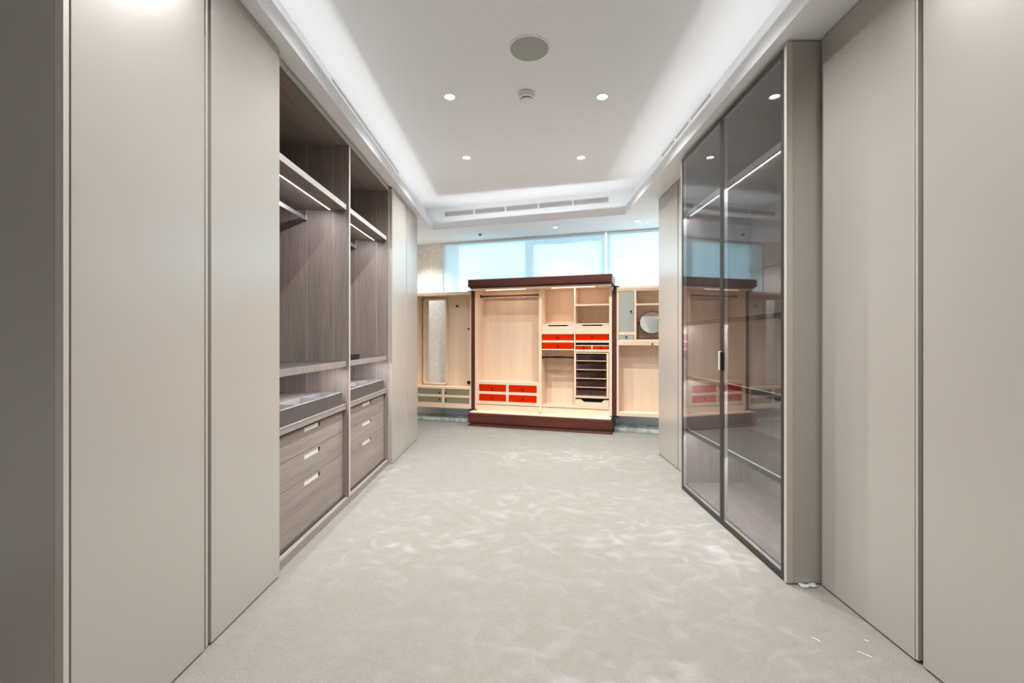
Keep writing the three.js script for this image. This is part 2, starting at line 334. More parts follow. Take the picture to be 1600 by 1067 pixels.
{ // things on the ceiling
  const c = toWorld(-2.46, SOF, 6.08);
  const q = thing('ceiling_sensor', 'tiny dark sensor in the low ceiling near the windows', 'sensor', [c.x, SOF, -c.z]);
  part(q, 'sensor_housing', lathe([[0, -0.012], [0.018, -0.011], [0.026, -0.004], [0.03, 0], [0, 0]], 24).translate(c.x, SOF, c.z), M.tray);
  part(q, 'sensor_lens', lathe([[0, -0.02], [0.009, -0.017], [0.012, -0.011], [0, -0.01]], 20).translate(c.x, SOF, c.z), M.black);
  const sp = thing('ceiling_speaker', 'large round grey ceiling speaker in the raised ceiling', 'speaker', [0.082, CEIL, 3.007]);
  part(sp, 'speaker_ring', lathe([[0.1285, -0.004], [0.134, -0.006], [0.139, -0.004], [0.14, 0], [0.1285, 0]], 72).translate(0.082, CEIL, -3.007), M.plastic);
  part(sp, 'speaker_grille', lathe([[0, -0.0035], [0.128, -0.003], [0.1284, 0], [0, 0]], 72).translate(0.082, CEIL, -3.007), M.speaker);
  const sd = thing('smoke_detector', 'white dome smoke detector between the downlights', 'smoke detector', [0.075, CEIL, 3.56]);
  const at = (g) => g.translate(0.075, CEIL, -3.56);
  part(sd, 'mounting_base', at(lathe([[0, 0], [0.066, 0], [0.066, -0.018], [0.062, -0.022], [0.0, -0.022]])), M.plastic);
  part(sd, 'detector_body', at(lathe([[0, -0.022], [0.060, -0.022], [0.058, -0.036], [0.052, -0.042], [0.046, -0.043], [0.046, -0.05], [0, -0.05]])), M.plastic);
  part(sd, 'sensor_slot', at(lathe([[0.0, -0.0425], [0.047, -0.0425], [0.047, -0.051], [0.0, -0.051]])), M.bronze, 'dark sensing slots');
  part(sd, 'detector_cap', at(lathe([[0, -0.0505], [0.050, -0.0505], [0.050, -0.055], [0.044, -0.062], [0.03, -0.066], [0, -0.067]])), M.plastic);
  const cp = thing('ceiling_cover_plate', 'thin round white cover plate in the raised ceiling near the air grille', 'cover plate', [0.061, CEIL, 5.35]);
  part(cp, 'plate', lathe([[0, -0.004], [0.044, -0.004], [0.047, -0.002], [0.048, 0], [0, 0]]).translate(0.061, CEIL, -5.35), M.plastic);
  part(cp, 'center_screw', lathe([[0, -0.006], [0.004, -0.0055], [0.005, -0.004], [0, -0.004]], 12).translate(0.061, CEIL, -5.35), M.steel);
  // long air grille on the end riser
  const ag = thing('air_grille', 'long white air grille of five sections on the ceiling riser', 'air vent', [-1.8, 3.1, 6.03], 'B');
  const f = shapeOf(rect(-3.014, -0.586, 3.05, 3.16)), cuts = [[-3.0, -2.541], [-2.519, -2.061], [-2.039, -1.578], [-1.558, -1.096], [-1.077, -0.609]];
  for (const [a, b] of cuts) f.holes.push(pathOf(rect(a, b, 3.066, 3.136)));
  part(ag, 'grille_frame', plateFront(f, 6.018, 0.012, 'x', 0.0015), M.plastic);
  part(ag, 'grille_backing', B(-3.01, -0.59, 3.052, 3.15, 6.0285, 6.0298, 0), M.black, 'dark duct behind the bars');
  for (const [a, b] of cuts) {
    for (const yy of [3.078, 3.101, 3.124]) part(ag, 'slat', B(a, b, yy - 0.0028, yy + 0.0028, 6.0195, 6.0245, 0.001, 'x'), M.plastic);
    const v = []; for (let x = a + 0.012; x < b - 0.004; x += 0.018) v.push(new THREE.BoxGeometry(0.005, 0.07, 0.003).translate(x, 3.101, -6.0262));
    const vm = part(ag, 'rear_vanes', metreUV(join(v)), M.plastic); vm.userData.kind = 'stuff';
  }
  // slot diffusers high on the side risers
  const slot = (x, sgn, d0, d1, label) => {
    const o = thing('slot_diffuser', label, 'air vent', [x, 3.165, (d0 + d1) / 2], 'A', 'linear slot vents on the ceiling riser');
    const s = shapeOf(rect(d0, d1, 3.145, 3.195)); s.holes.push(pathOf(rect(d0 + 0.012, d1 - 0.012, 3.158, 3.184)));
    part(o, 'vent_frame', plateSide(s, sgn > 0 ? x - 0.003 : x, 0.003), M.plastic);
    part(o, 'vent_core', B(Math.min(x - sgn * 0.0015, x), Math.max(x - sgn * 0.0015, x), 3.158, 3.184, d0 + 0.012, d1 - 0.012, 0), M.trayRim);
  };
  slot(1.52, 1, 3.50, 3.93, 'narrow slot vent above the middle of the right cabinets');
  slot(1.52, 1, 3.95, 4.30, 'second narrow slot vent from the air grille, on the right riser');
  slot(1.52, 1, 4.32, 4.72, 'narrow slot vent nearest the air grille, on the right riser');
  slot(-1.37, -1, 3.3, 5.2, 'long narrow slot vent on the riser above the left cabinets');
}

// ================================================================= left cabinets
const XL = -1.25, XB = -1.88, DT = 2.769;
function pullProfile(t, d0, d1, x, side) {   // bronze recessed pull between two doors, with a pale lip; side -1 left wall, 1 right wall
  const a = (u, v) => (side < 0 ? [x - v, x - u] : [x + u, x + v]);
  part(t, 'pull_channel', B(...a(0.02, 0.03), 0.012, DT, d0 - 0.004, d1 + 0.004, 0.001), M.bronze, 'recessed bronze pull channel');
  part(t, 'pull_lip', side < 0 ? B(...a(0.0, 0.02), 0.012, DT, d0 + 0.009, d0 + 0.020, 0.002) : B(...a(0.0, 0.02), 0.012, DT, d1 - 0.013, d1 - 0.003, 0.002), M.lacquerEdge, 'pale metal pull lip');
}
{
  const t = thing('tall_cabinet', 'tall taupe two-door cabinet at left with its dark end panel towards the viewer', 'cabinet', [-1.56, 0, 1.8]);
  part(t, 'end_panel', B(XB, XL - 0.0255, 0.004, DT, 1.234, 1.252, 0.001), M.lacquer);
  part(t, 'lit_front_edge', B(XL - 0.0245, XL, 0.004, DT, 1.234, 1.250, 0.001), M.lacquerEdge);  // paler lacquer paints the light this edge catches from the corridor
  part(t, 'door', B(XL - 0.025, XL, 0.008, DT, 1.256, 1.791, 0.0015), M.lacquer);
  pullProfile(t, 1.791, 1.831, XL, -1);
  part(t, 'door', B(XL - 0.025, XL, 0.008, DT, 1.831, 2.358, 0.0015), M.lacquer);
  part(t, 'carcass', [B(XB, XL - 0.031, 0.0, 2.76, 1.253, 1.272, 0), B(XB, XL - 0.031, 0, 2.76, 2.34, 2.358, 0), B(XB, XL - 0.031, 2.742, 2.76, 1.272, 2.34, 0), B(XB, XL - 0.031, 0.03, 0.05, 1.272, 2.34, 0), B(XB, XB + 0.01, 0.05, 2.742, 1.272, 2.34, 0), B(XL - 0.06, XL - 0.04, 0, 0.03, 1.272, 2.34, 0)], M.wood);
}
function openBay(d0, d1, endPanels, label, trayLabel, group) {
  const X = -1.28;   // carcass front
  const t = thing('open_wardrobe_unit', label, 'wardrobe', [-1.57, 0, (d0 + d1) / 2], 'A', group);
  const i0 = d0 + endPanels[0], i1 = d1 - endPanels[1], mid = (i0 + i1) / 2;
  for (const [a, b] of [[d0, i0], [i1, d1]]) {
    if (b - a < 0.005) continue;
    const p = part(t, 'side_panel', B(XB, X - 0.0015, 0.05, 2.763, a, b, 0.0005), M.wood);
    part(p, 'panel_edge', B(X - 0.0015, X, 0.05, 2.763, a, b, 0.0004), M.woodEdge, 'pale front edge');
  }
  // narrow pale joints where the side panel's boards meet
  for (const x of [-1.40, -1.60]) part(t, 'panel_joint', B(x - 0.0015, x + 0.0015, 0.05, 2.726, i1 - 0.0012, i1 + 0.001, 0.0005), M.woodEdge);
  const top = part(t, 'top_panel', B(XB, X - 0.0015, 2.726, 2.763, i0, i1, 0.0005, 'z'), M.wood);
  part(top, 'panel_edge', B(X - 0.0015, X, 2.726, 2.763, i0, i1, 0.0004), M.woodEdge, 'pale front edge');
  part(t, 'back_panel', B(XB, XB + 0.012, 0.05, 2.726, i0, i1, 0), M.wood);
  part(t, 'plinth', B(XB + 0.02, X, 0.0, 0.05, d0, d1, 0.001, 'z'), M.wood);
  part(t, 'bottom_panel', B(XB + 0.02, X - 0.03, 0.05, 0.062, i0, i1, 0, 'z'), M.gap);
  const shelf = (y0, y1, edge, shadeTop) => {
    const lx = shadeTop ? -1.335 : -1.4225;
    const s = part(t, 'shelf', B(XB + 0.013, -1.302, y0, y1, i0 + 0.001, i1 - 0.001, 0.0008, 'z'), M.wood);
    part(s, 'shelf_edge', B(-1.302, -1.30, y0, y1, i0 + 0.001, i1 - 0.001, 0.0006), edge, shadeTop ? undefined : 'pale front edge');
    if (shadeTop) part(s, 'shelf_shade', B(XB + 0.02, -1.312, y1 - 0.001, y1 + 0.0005, i0 + 0.006, i1 - 0.006, 0), M.shelfShade, 'dark sheet standing for the shade on the shelf top');  // dark sheet paints the shade lying on this shelf
    part(s, 'led_strip', B(lx - 0.0045, lx + 0.0045, y0 - 0.002, y0 + 0.001, i0 + 0.01, i1 - 0.01, 0), M.ledCool, 'lit white strip light');
    stripLight(new THREE.Vector3(lx, y0 - 0.004, -mid), new THREE.Vector3(-0.25, -1, 0), i1 - i0 - (shadeTop ? 0.17 : 0.2), 0.009, lin(0.95, 0.93, 1.0), LED_BAY, new THREE.Vector3(0, 0, 1));
  };
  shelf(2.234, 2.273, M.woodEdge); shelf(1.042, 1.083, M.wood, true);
  const rail = part(t, 'hanging_rail', B(-1.618, -1.60, 2.152, 2.182, i0 + 0.004, i1 - 0.004, 0.002, 'z'), M.steel);
  for (const d of [i0 + 0.006, i1 - 0.018]) part(rail, 'rail_bracket', B(-1.612, -1.597, 2.15, 2.234, d, d + 0.012, 0.002), M.steel);
  // counter over three drawers
  const counter = part(t, 'counter', B(XB + 0.013, -1.3015, 0.718, 0.758, i0 + 0.001, i1 - 0.001, 0.0008, 'z'), M.wood);
  part(counter, 'counter_highlight', B(-1.3015, -1.30, 0.752, 0.7585, i0 + 0.001, i1 - 0.001, 0.0005), M.trayRim, 'pale line for the top edge lit by the strip');  // pale strip paints the glint of the shelf light on this edge
  part(t, 'raised_back_shelf', B(XB + 0.013, -1.482, 0.7585, 0.850, i0 + 0.001, i1 - 0.001, 0.0008, 'z'), M.wood);
  const ys = [[0.550, 0.702], [0.384, 0.547], [0.064, 0.381]], e0 = i0 + 0.012, e1 = i1 - 0.010, hm = (e0 + e1) / 2, hl = 0.112;
  ys.forEach(([y0, y1], i) => {
    const sh = shapeOf(rect(e0, e1, y0, y1)), h0 = y1 - (i ? 0.047 : 0.033), h1 = y1 - (i ? 0.016 : 0.004);
    sh.holes.push(pathOf(rect(hm - hl, hm + hl, h0, h1)));
    const d = part(t, 'drawer', plateSide(sh, -1.347, 0.022, 'z'), M.wood);
    part(d, 'handle', B(-1.3475, -1.329, h0, h1, hm - hl, hm + hl - 0.02, 0.001), M.champagne, 'pale metal inset in the cut-out');
    part(d, 'handle_recess', B(-1.349, -1.3472, h0 - 0.004, h1 + 0.004, hm - hl - 0.004, hm + hl + 0.004, 0), M.gap);
    part(d, 'drawer_box', [B(XB + 0.04, -1.35, y0 + 0.02, y0 + 0.03, e0 + 0.02, e1 - 0.02, 0), B(XB + 0.04, -1.35, y0 + 0.02, y1 - 0.04, e0 + 0.02, e0 + 0.032, 0), B(XB + 0.04, -1.35, y0 + 0.02, y1 - 0.04, e1 - 0.032, e1 - 0.02, 0)], M.gap);
  });
  // accessory tray lying on the counter
  const a0 = i0 + 0.045, a1 = i1 - 0.05, y0 = 0.7595, y1 = 0.852;
  const tr = thing('accessory_tray', trayLabel, 'tray', [-1.39, y0, (a0 + a1) / 2], 'A');
  part(tr, 'tray_front', B(-1.321, -1.314, y0, y1, a0, a1, 0.0012, 'z'), M.tray);
  part(tr, 'rim', B(-1.3215, -1.3135, y1 - 0.0005, y1 + 0.002, a0, a1, 0.0006), M.trayRim, 'pale top rim');
  part(tr, 'tray_back', B(-1.479, -1.473, y0, y1, a0, a1, 0.001, 'z'), M.trayRim);
  part(tr, 'tray_bottom', B(-1.473, -1.321, y0, y0 + 0.006, a0, a1, 0, 'z'), M.tray);
  const n = 3; for (let k = 0; k <= n; k++) { const d = a0 + (a1 - a0 - 0.006) * k / n; part(tr, k === 0 || k === n ? 'tray_side' : 'tray_divider', B(-1.4725, -1.3215, y0 + 0.001, y1, d, d + 0.006, 0.0008), M.trayRim); }
  return t;
}
openBay(2.36, 3.44, [0.025, 0.028], 'open wood wardrobe bay nearest the left doors, with three drawers and a tray', 'grey divided tray on the counter of the nearer open bay', 'open wood wardrobe bays');
openBay(3.44, 4.478, [0.0, 0.018], 'open wood wardrobe bay farther along, with a black box on its shelf', 'grey divided tray on the counter of the farther open bay', 'open wood wardrobe bays');
{
  const b = thing('control_box', 'small black box on the middle shelf of the farther open bay', 'box', [-1.41, 1.0842, 3.64]);
  part(b, 'casing', B(-1.50, -1.326, 1.0842, 1.122, 3.50, 3.772, 0.003), M.black);
  part(b, 'lid', B(-1.501, -1.325, 1.122, 1.1255, 3.499, 3.773, 0.001), M.black);
}
{
  const t = thing('tall_cabinet', 'tall taupe two-door cabinet at the far end of the left run', 'cabinet', [-1.56, 0, 5.05]);
  part(t, 'side_panel', B(XB, XL - 0.002, 0.004, 2.76, 4.48, 4.486, 0.001), M.lacquer);
  part(t, 'door', B(XL - 0.025, XL, 0.008, DT, 4.487, 5.035, 0.0015), M.lacquer);
  part(t, 'pull_channel', B(XL - 0.022, XL - 0.008, 0.012, DT, 5.03, 5.09, 0.001), M.lacquerEdge, 'recessed pale pull channel');
  part(t, 'door', B(XL - 0.025, XL, 0.008, DT, 5.082, 5.592, 0.0015), M.lacquer);
  part(t, 'end_panel', B(XB, XL, 0.004, DT, 5.594, 5.612, 0.001), M.lacquer);
  part(t, 'carcass', [B(XB, XL - 0.031, 2.742, 2.76, 4.487, 5.593, 0), B(XB, XL - 0.031, 0.03, 0.05, 4.487, 5.593, 0), B(XB, XB + 0.01, 0.05, 2.742, 4.487, 5.593, 0)], M.wood);
}

// ================================================================= right cabinets
const XR = 1.542, XRB = 2.155;
{
  const t = thing('tall_cabinet', 'tall taupe cabinet of plain doors nearest on the right', 'cabinet', [1.85, 0, 1.4]);
  const edges = [[1.737, 2.268], [1.172, 1.702], [0.607, 1.137]];
  edges.forEach(([a, b], i) => { part(t, 'door', B(XR, XR + 0.025, 0.008, DT, a, b, 0.0015), M.lacquer); if (i < 2) pullProfile(t, a - 0.035, a, XR, 1); });
  part(t, 'carcass', [B(XR + 0.031, XRB, 0, 2.76, 0.59, 0.606, 0), B(XR + 0.031, XRB, 0, 2.76, 2.262, 2.28, 0), B(XR + 0.031, XRB, 2.742, 2.76, 0.606, 2.262, 0), B(XR + 0.031, XRB, 0.03, 0.05, 0.606, 2.262, 0), B(XRB - 0.01, XRB, 0.05, 2.742, 0.606, 2.262, 0), B(XR + 0.04, XR + 0.06, 0, 0.03, 0.606, 2.262, 0)], M.wood);
}
{
  const X = 1.375, N = 2.285, F = 3.755, t = thing('display_cabinet', 'glass-fronted wood display cabinet standing proud of the right doors', 'cabinet', [1.68, 0, 3.0]);
  part(t, 'end_panel', B(X + 0.0335, XRB, 0.004, DT, N, N + 0.022, 0.001), M.lacquer);
  part(t, 'lit_front_edge', B(X - 0.001, X + 0.0325, 0.004, DT, N, N + 0.022, 0.001), M.lacquerEdge);  // paled to paint the light on the edge facing the corridor
  part(t, 'side_panel', B(X + 0.034, XRB, 0.004, 2.74, F - 0.02, F, 0.001), M.wood);
  part(t, 'far_edge', B(X - 0.001, X + 0.034, 0.004, 2.76, F - 0.012, F, 0.001), M.lacquerEdge);
  const i0 = N + 0.022, i1 = F - 0.02, mid = (i0 + i1) / 2;
  part(t, 'side_lining', B(X + 0.036, 1.95, 0.06, 2.73, i0, i0 + 0.004, 0), M.wood);
  part(t, 'back_panel', B(1.95, 1.965, 0.03, 2.74, i0, i1, 0), M.wood);
  part(t, 'top_panel', B(X + 0.032, 1.95, 2.715, 2.745, i0, i1, 0.0005, 'z'), M.wood);
  part(t, 'bottom_panel', B(X + 0.032, 1.95, 0.02, 0.052, i0, i1, 0.0005, 'z'), M.wood);
  part(t, 'back_joint', B(1.940, 1.951, 1.815, 1.85, i0 + 0.004, i1, 0.001), M.wood);
  const door = (a, b) => {
    const f = shapeOf(rect(a, b, 0.01, 2.747)), w = 0.024; f.holes.push(pathOf(rect(a + w, b - w, 0.01 + w + 0.006, 2.747 - w)));
    const d = part(t, 'door', plateSide(f, X, 0.006), M.darkBronze);
    const l = shapeOf(rect(a + 0.004, b - 0.004, 0.014, 2.743)); l.holes.push(pathOf(rect(a + w, b - w, 0.01 + w + 0.006, 2.747 - w)));
    part(d, 'lit_frame_faces', plateSide(l, X + 0.0065, 0.022), M.litPale, 'inner frame faces paled as if lit');  // paler than the bronze front, to paint the light on the inner faces
    part(d, 'glass', B(X + 0.001, X + 0.005, 0.01 + w + 0.006, 2.747 - w, a + w, b - w, 0), M.doorGlass);
    return d;
  };
  const near = door(N + 0.026, 3.010), far = door(3.0145, F - 0.014);
  part(far, 'handle', B(X - 0.014, X + 0.001, 1.042, 1.168, 3.0145, 3.032, 0.002), M.champagne, 'pale metal handle');
  part(near, 'handle', B(X - 0.012, X + 0.001, 1.042, 1.166, 2.992, 3.010, 0.002), M.black, 'black handle');
  const col = lin(0.96, 0.93, 1);
  [[1.363, 1.397], [0.918, 0.952], [0.475, 0.508]].forEach(([y0, y1]) => {
    const s = part(t, 'shelf', B(1.422, 1.945, y1 - 0.010, y1 - 0.001, i0 + 0.008, i1 - 0.004, 0), M.shelfGlass);
    part(s, 'shelf_rail', B(1.408, 1.421, y0, y1, i0 + 0.006, i1 - 0.003, 0.001), M.darkBronze, 'dark bronze front rail');
    part(s, 'rail_highlight', B(1.4075, 1.4215, y1 - 0.0005, y1 + 0.0015, i0 + 0.006, i1 - 0.003, 0.0005), M.litPale, 'painted highlight along the rail');  // thin pale strip painted as a highlight on the rail
    part(s, 'led_strip', B(1.4215, 1.4235, y0 + 0.004, y0 + 0.010, i0 + 0.02, i1 - 0.02, 0), M.ledCool, 'lit strip behind the rail');
    stripLight(new THREE.Vector3(1.432, y0 + 0.006, -mid), new THREE.Vector3(0.35, -1, 0), i1 - i0 - 0.06, 0.009, col, LED_CASE, new THREE.Vector3(0, 0, 1));
  });
  const s = part(t, 'top_shelf', B(1.41, 1.945, 2.268, 2.304, i0 + 0.006, i1 - 0.003, 0.0008, 'z'), M.wood);
  part(s, 'shelf_edge', B(1.408, 1.41, 2.268, 2.304, i0 + 0.006, i1 - 0.003, 0.0005), M.woodEdge);
  for (const [a, b] of [[2.40, 3.04], [3.165, 3.70]]) {
    part(s, 'led_strip', B(1.424, 1.432, 2.265, 2.2685, a, b, 0), M.ledCool, 'lit white strip light');
    stripLight(new THREE.Vector3(1.428, 2.263, -(a + b) / 2), new THREE.Vector3(0.25, -1, 0), b - a, 0.009, col, LED_CASE, new THREE.Vector3(0, 0, 1));
  }
}
{
  const t = thing('tall_cabinet', 'tall taupe cabinet beyond the glass display cabinet on the right', 'cabinet', [1.85, 0, 4.3]);
  part(t, 'door', B(XR, XR + 0.025, 0.008, DT, 3.764, 4.288, 0.0015), M.lacquer);
  part(t, 'pull_channel', B(XR + 0.018, XR + 0.026, 0.012, DT, 4.28, 4.312, 0.001), M.bronze, 'recessed bronze pull channel');
  part(t, 'door', B(XR, XR + 0.025, 0.008, DT, 4.306, 4.862, 0.0015), M.lacquer);
  part(t, 'end_panel', B(XR, XRB, 0.004, DT, 4.864, 4.879, 0.001), M.lacquer);
  part(t, 'carcass', [B(XR + 0.031, XRB, 0, 2.76, 3.764, 3.78, 0), B(XR + 0.031, XRB, 2.742, 2.76, 3.78, 4.862, 0), B(XR + 0.031, XRB, 0.03, 0.05, 3.78, 4.862, 0), B(XRB - 0.01, XRB, 0.05, 2.742, 3.78, 4.862, 0)], M.wood);
}

// ================================================================= the open wardrobe against the end wall (frame B)
const knobG = (s, y, d, r = 0.013) => { const g = new THREE.LatheGeometry([[0, 0], [r * 0.5, 0], [r * 0.45, 0.008], [r, 0.012], [r, 0.02], [r * 0.7, 0.024], [0, 0.025]].map(([a, b]) => new THREE.Vector2(a, b)), 20); g.rotateX(Math.PI / 2); g.translate(s, y, -d); return metreUV(g); };
{
  const D = 6.13, BK = 6.46, t = thing('wardrobe', 'large brown wardrobe standing wide open, pale wood inside with red drawers', 'wardrobe', [-1.58, 0, 6.2], 'B');
  const A = -2.601, Z = -0.557;
  part(t, 'plinth', [B(A, Z, 0, 0.016, 5.963, BK, 0.003, 'x'), B(A + 0.008, Z - 0.008, 0.016, 0.028, 5.971, BK, 0.004, 'x'), B(A + 0.02, Z - 0.02, 0.028, 0.058, 5.983, BK, 0.002, 'x'), B(A, Z, 0.058, 0.170, 5.963, BK, 0.003, 'x'), B(A + 0.012, Z - 0.012, 0.170, 0.188, 5.975, BK, 0.004, 'x')], M.brown, 'dark brown moulded plinth');
  part(t, 'plinth_top', B(A + 0.018, Z - 0.018, 0.188, 0.205, 5.982, BK, 0.003, 'x'), M.maple, 'pale wood plinth top');
  part(t, 'crown', [B(A, Z, 2.002, 2.108, 5.96, BK, 0.003, 'x'), B(A + 0.018, Z - 0.018, 1.984, 2.002, 5.985, BK, 0.002, 'x')], M.brown, 'dark brown crown');
  part(t, 'crown_soffit', B(A + 0.03, Z - 0.03, 1.958, 1.984, 6.0, BK, 0.002, 'x'), M.maple);
  for (const [a, b] of [[-2.352, -1.758], [-1.386, -0.792]]) {
    part(t, 'led_strip', B(a, b, 1.9555, 1.9585, 6.044, 6.056, 0.0004), M.ledWarm, 'lit strip light under the crown');
    for (const q of [a - 0.045, b + 0.008]) part(t, 'led_end_cap', B(q, q + 0.037, 1.9555, 1.9585, 6.044, 6.056, 0.0004), M.brass);
    const c = toWorld((a + b) / 2, 1.953, 6.05);
    stripLight(c, new THREE.Vector3(ST * 0.55, -1, -CT * 0.55), b - a, 0.012, lin(1, 0.86, 0.73), LED_TRUNK, new THREE.Vector3(CT, 0, ST));
  }
  // carcass
  part(t, 'side_panel', B(-2.562, -2.535, 0.205, 1.958, D, BK, 0.001), M.maple);
  part(t, 'side_panel', B(-0.612, -0.574, 0.205, 1.958, D, BK, 0.001), M.maple);
  part(t, 'center_divider', B(-1.588, -1.548, 0.205, 1.958, D, BK - 0.02, 0.001), M.maple);
  part(t, 'back_panel', B(-2.535, -0.612, 0.205, 1.958, BK - 0.02, BK, 0), M.maple);
  part(t, 'toe_panel', B(-2.535, -1.588, 0.205, 0.293, D + 0.012, D + 0.03, 0.001, 'x'), M.maple);
  part(t, 'toe_panel', B(-1.548, -0.612, 0.205, 0.293, D + 0.012, D + 0.03, 0.001, 'x'), M.maple);
  part(t, 'floor_latch', B(-1.586, -1.55, 0.2055, 0.214, D - 0.012, D + 0.004, 0.003), M.bronze);
  // left half: hanging space over four red drawers
  const rod = new THREE.CylinderGeometry(0.013, 0.013, 0.945, 20); rod.rotateZ(Math.PI / 2); rod.translate(-2.0615, 1.893, -6.29);
  const rodPart = part(t, 'hanging_rod', metreUV(rod, 'x'), M.brown, 'dark wood hanging rod');
  for (const [a, b] of [[-2.535, -2.522], [-1.601, -1.588]]) { const c = new THREE.CylinderGeometry(0.026, 0.026, b - a, 24); c.rotateZ(Math.PI / 2); c.translate((a + b) / 2, 1.893, -6.29); part(rodPart, 'rod_socket', metreUV(c), M.bronze); }
  part(t, 'drawer_top', B(-2.535, -1.588, 0.613, 0.632, D + 0.004, BK - 0.02, 0.002, 'x'), M.maple);
  const ff = shapeOf(rect(-2.535, -1.588, 0.302, 0.613));
  const redL = [[-2.499, -2.078, 0.487, 0.591], [-2.039, -1.62, 0.487, 0.591], [-2.499, -2.078, 0.346, 0.449], [-2.039, -1.62, 0.346, 0.449]];
  for (const [a, b, c, e] of redL) ff.holes.push(pathOf(rect(a, b, c, e)));
  part(t, 'drawer_frame', plateFront(ff, D + 0.004, 0.018, 'x'), M.maple);
  const front = (a, b, c, e, mat, d, label, k = 0.011, ks = (a + b) / 2) => {
    const p = part(t, 'drawer', B(a + 0.0015, b - 0.0015, c + 0.0015, e - 0.0015, d, d + 0.02, 0.0015, 'x'), mat, label);
    if (k) part(p, 'knob', knobG(ks, (c + e) / 2, d, k), M.black);
    return p;
  };
  for (const [a, b, c, e] of redL) front(a, b, c, e, M.red, D + 0.008, 'red drawer front');
  // right half
  const mS = (a, b, c, e, d0 = D, d1 = BK - 0.02, name = 'shelf') => part(t, name, B(a, b, c, e, d0, d1, 0.001, 'x'), M.maple);
  part(t, 'upper_divider', B(-1.087, -1.069, 1.10, 1.958, D + 0.002, BK - 0.02, 0.001), M.maple);
  mS(-1.548, -1.087, 1.449, 1.463, D + 0.002); mS(-1.069, -0.612, 1.449, 1.466, D + 0.002); mS(-1.069, -0.612, 1.709, 1.729, D + 0.002);
  const pull = (a, b, c, e, n0, n1, m0, m1, dep) => part(t, 'pull_out_tray', plateFront(shapeOf([[a, c], [b, c], [b, e], [n1, e], [m1, e - dep], [m0, e - dep], [n0, e], [a, e]]), D + 0.004, 0.016, 'x'), M.maple, 'pale wood tray front with a cut-out grip');
  pull(-1.546, -1.089, 1.334, 1.447, -1.466, -1.162, -1.444, -1.189, 0.016);
  pull(-1.067, -0.614, 1.334, 1.447, -0.989, -0.687, -0.962, -0.713, 0.016);
  mS(-1.548, -1.087, 1.322, 1.333, D + 0.002); mS(-1.069, -0.612, 1.322, 1.333, D + 0.002);
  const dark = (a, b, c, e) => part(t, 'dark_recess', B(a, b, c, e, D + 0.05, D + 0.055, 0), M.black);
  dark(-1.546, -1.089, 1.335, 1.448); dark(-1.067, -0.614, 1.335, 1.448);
  front(-1.540, -1.095, 1.236, 1.320, M.red, D + 0.006, 'red drawer front'); front(-1.060, -0.620, 1.236, 1.320, M.red, D + 0.006, 'red drawer front');
  mS(-1.548, -1.087, 1.204, 1.235, D + 0.002); mS(-1.069, -0.612, 1.204, 1.235, D + 0.002);
  front(-1.540, -1.095, 1.115, 1.203, M.red, D + 0.006, 'red drawer front');
  mS(-1.548, -1.087, 1.098, 1.114, D + 0.002);
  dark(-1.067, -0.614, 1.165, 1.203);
  part(t, 'tray_rail', B(-1.067, -0.614, 1.158, 1.169, D + 0.003, D + 0.2, 0.001, 'x'), M.maple);
  part(t, 'tray_rail', B(-0.851, -0.833, 1.110, 1.158, D + 0.003, D + 0.2, 0.001), M.maple);
  front(-1.060, -0.853, 1.111, 1.157, M.red, D + 0.006, 'small red drawer front', 0.010); front(-0.831, -0.620, 1.111, 1.157, M.red, D + 0.006, 'small red drawer front', 0.010);
  mS(-1.069, -0.612, 1.078, 1.110, D + 0.002);
  // short hanging space with a pull-out rail
  part(t, 'lower_divider', B(-1.087, -1.069, 0.324, 1.10, D + 0.002, BK - 0.02, 0.001), M.maple);
  const pr = part(t, 'pull_out_rail', [B(-1.535, -1.09, 0.986, 1.008, D + 0.03, D + 0.06, 0.003, 'x'), B(-1.546, -1.532, 0.975, 1.012, D + 0.02, D + 0.07, 0.003)], M.black, 'black pull-out clothes rail');
  part(pr, 'wood_grip', B(-1.39, -1.25, 1.006, 1.02, D + 0.026, D + 0.064, 0.004, 'x'), M.brown, 'brown wood grip');
  mS(-1.548, -0.612, 0.301, 0.324, D + 0.002);
  // tower of five smoked-glass drawers
  const tf = shapeOf(rect(-1.069, -0.618, 0.447, 1.068)); tf.holes.push(pathOf(rect(-1.062, -0.645, 0.464, 1.055)));
  part(t, 'tower_frame', plateFront(tf, D + 0.003, 0.018), M.maple);
  part(t, 'tower_lining', [B(-1.066, -1.062, 0.47, 1.06, D + 0.022, BK - 0.04, 0), B(-0.645, -0.64, 0.47, 1.06, D + 0.022, BK - 0.04, 0), B(-1.066, -0.64, 0.47, 1.06, BK - 0.04, BK - 0.03, 0), B(-1.066, -0.64, 1.056, 1.062, D + 0.022, BK - 0.04, 0)], M.darkIn);
  [0.952, 0.831, 0.711, 0.590, 0.470].forEach((y) => {
    const g = part(t, 'glass_drawer', B(-1.055, -0.653, y + 0.006, y + 0.083, D + 0.012, D + 0.017, 0.0008), M.smoked, 'smoked glass drawer front');
    part(g, 'drawer_rail', B(-1.057, -0.651, y - 0.002, y + 0.006, D + 0.009, D + 0.03, 0.001, 'x'), M.maple, 'pale wood bottom rail');
    part(g, 'drawer_box', [B(-1.05, -0.66, y, y + 0.005, D + 0.03, BK - 0.05, 0), B(-1.055, -1.047, y, y + 0.07, D + 0.02, BK - 0.05, 0), B(-0.661, -0.653, y, y + 0.07, D + 0.02, BK - 0.05, 0)], M.darkIn);
    part(g, 'knob', knobG(-0.857, y + 0.045, D + 0.012, 0.012), M.black);
  });
  pull(-1.067, -0.617, 0.326, 0.425, -0.997, -0.678, -0.951, -0.718, 0.034);
  dark(-1.067, -0.616, 0.33, 0.447);
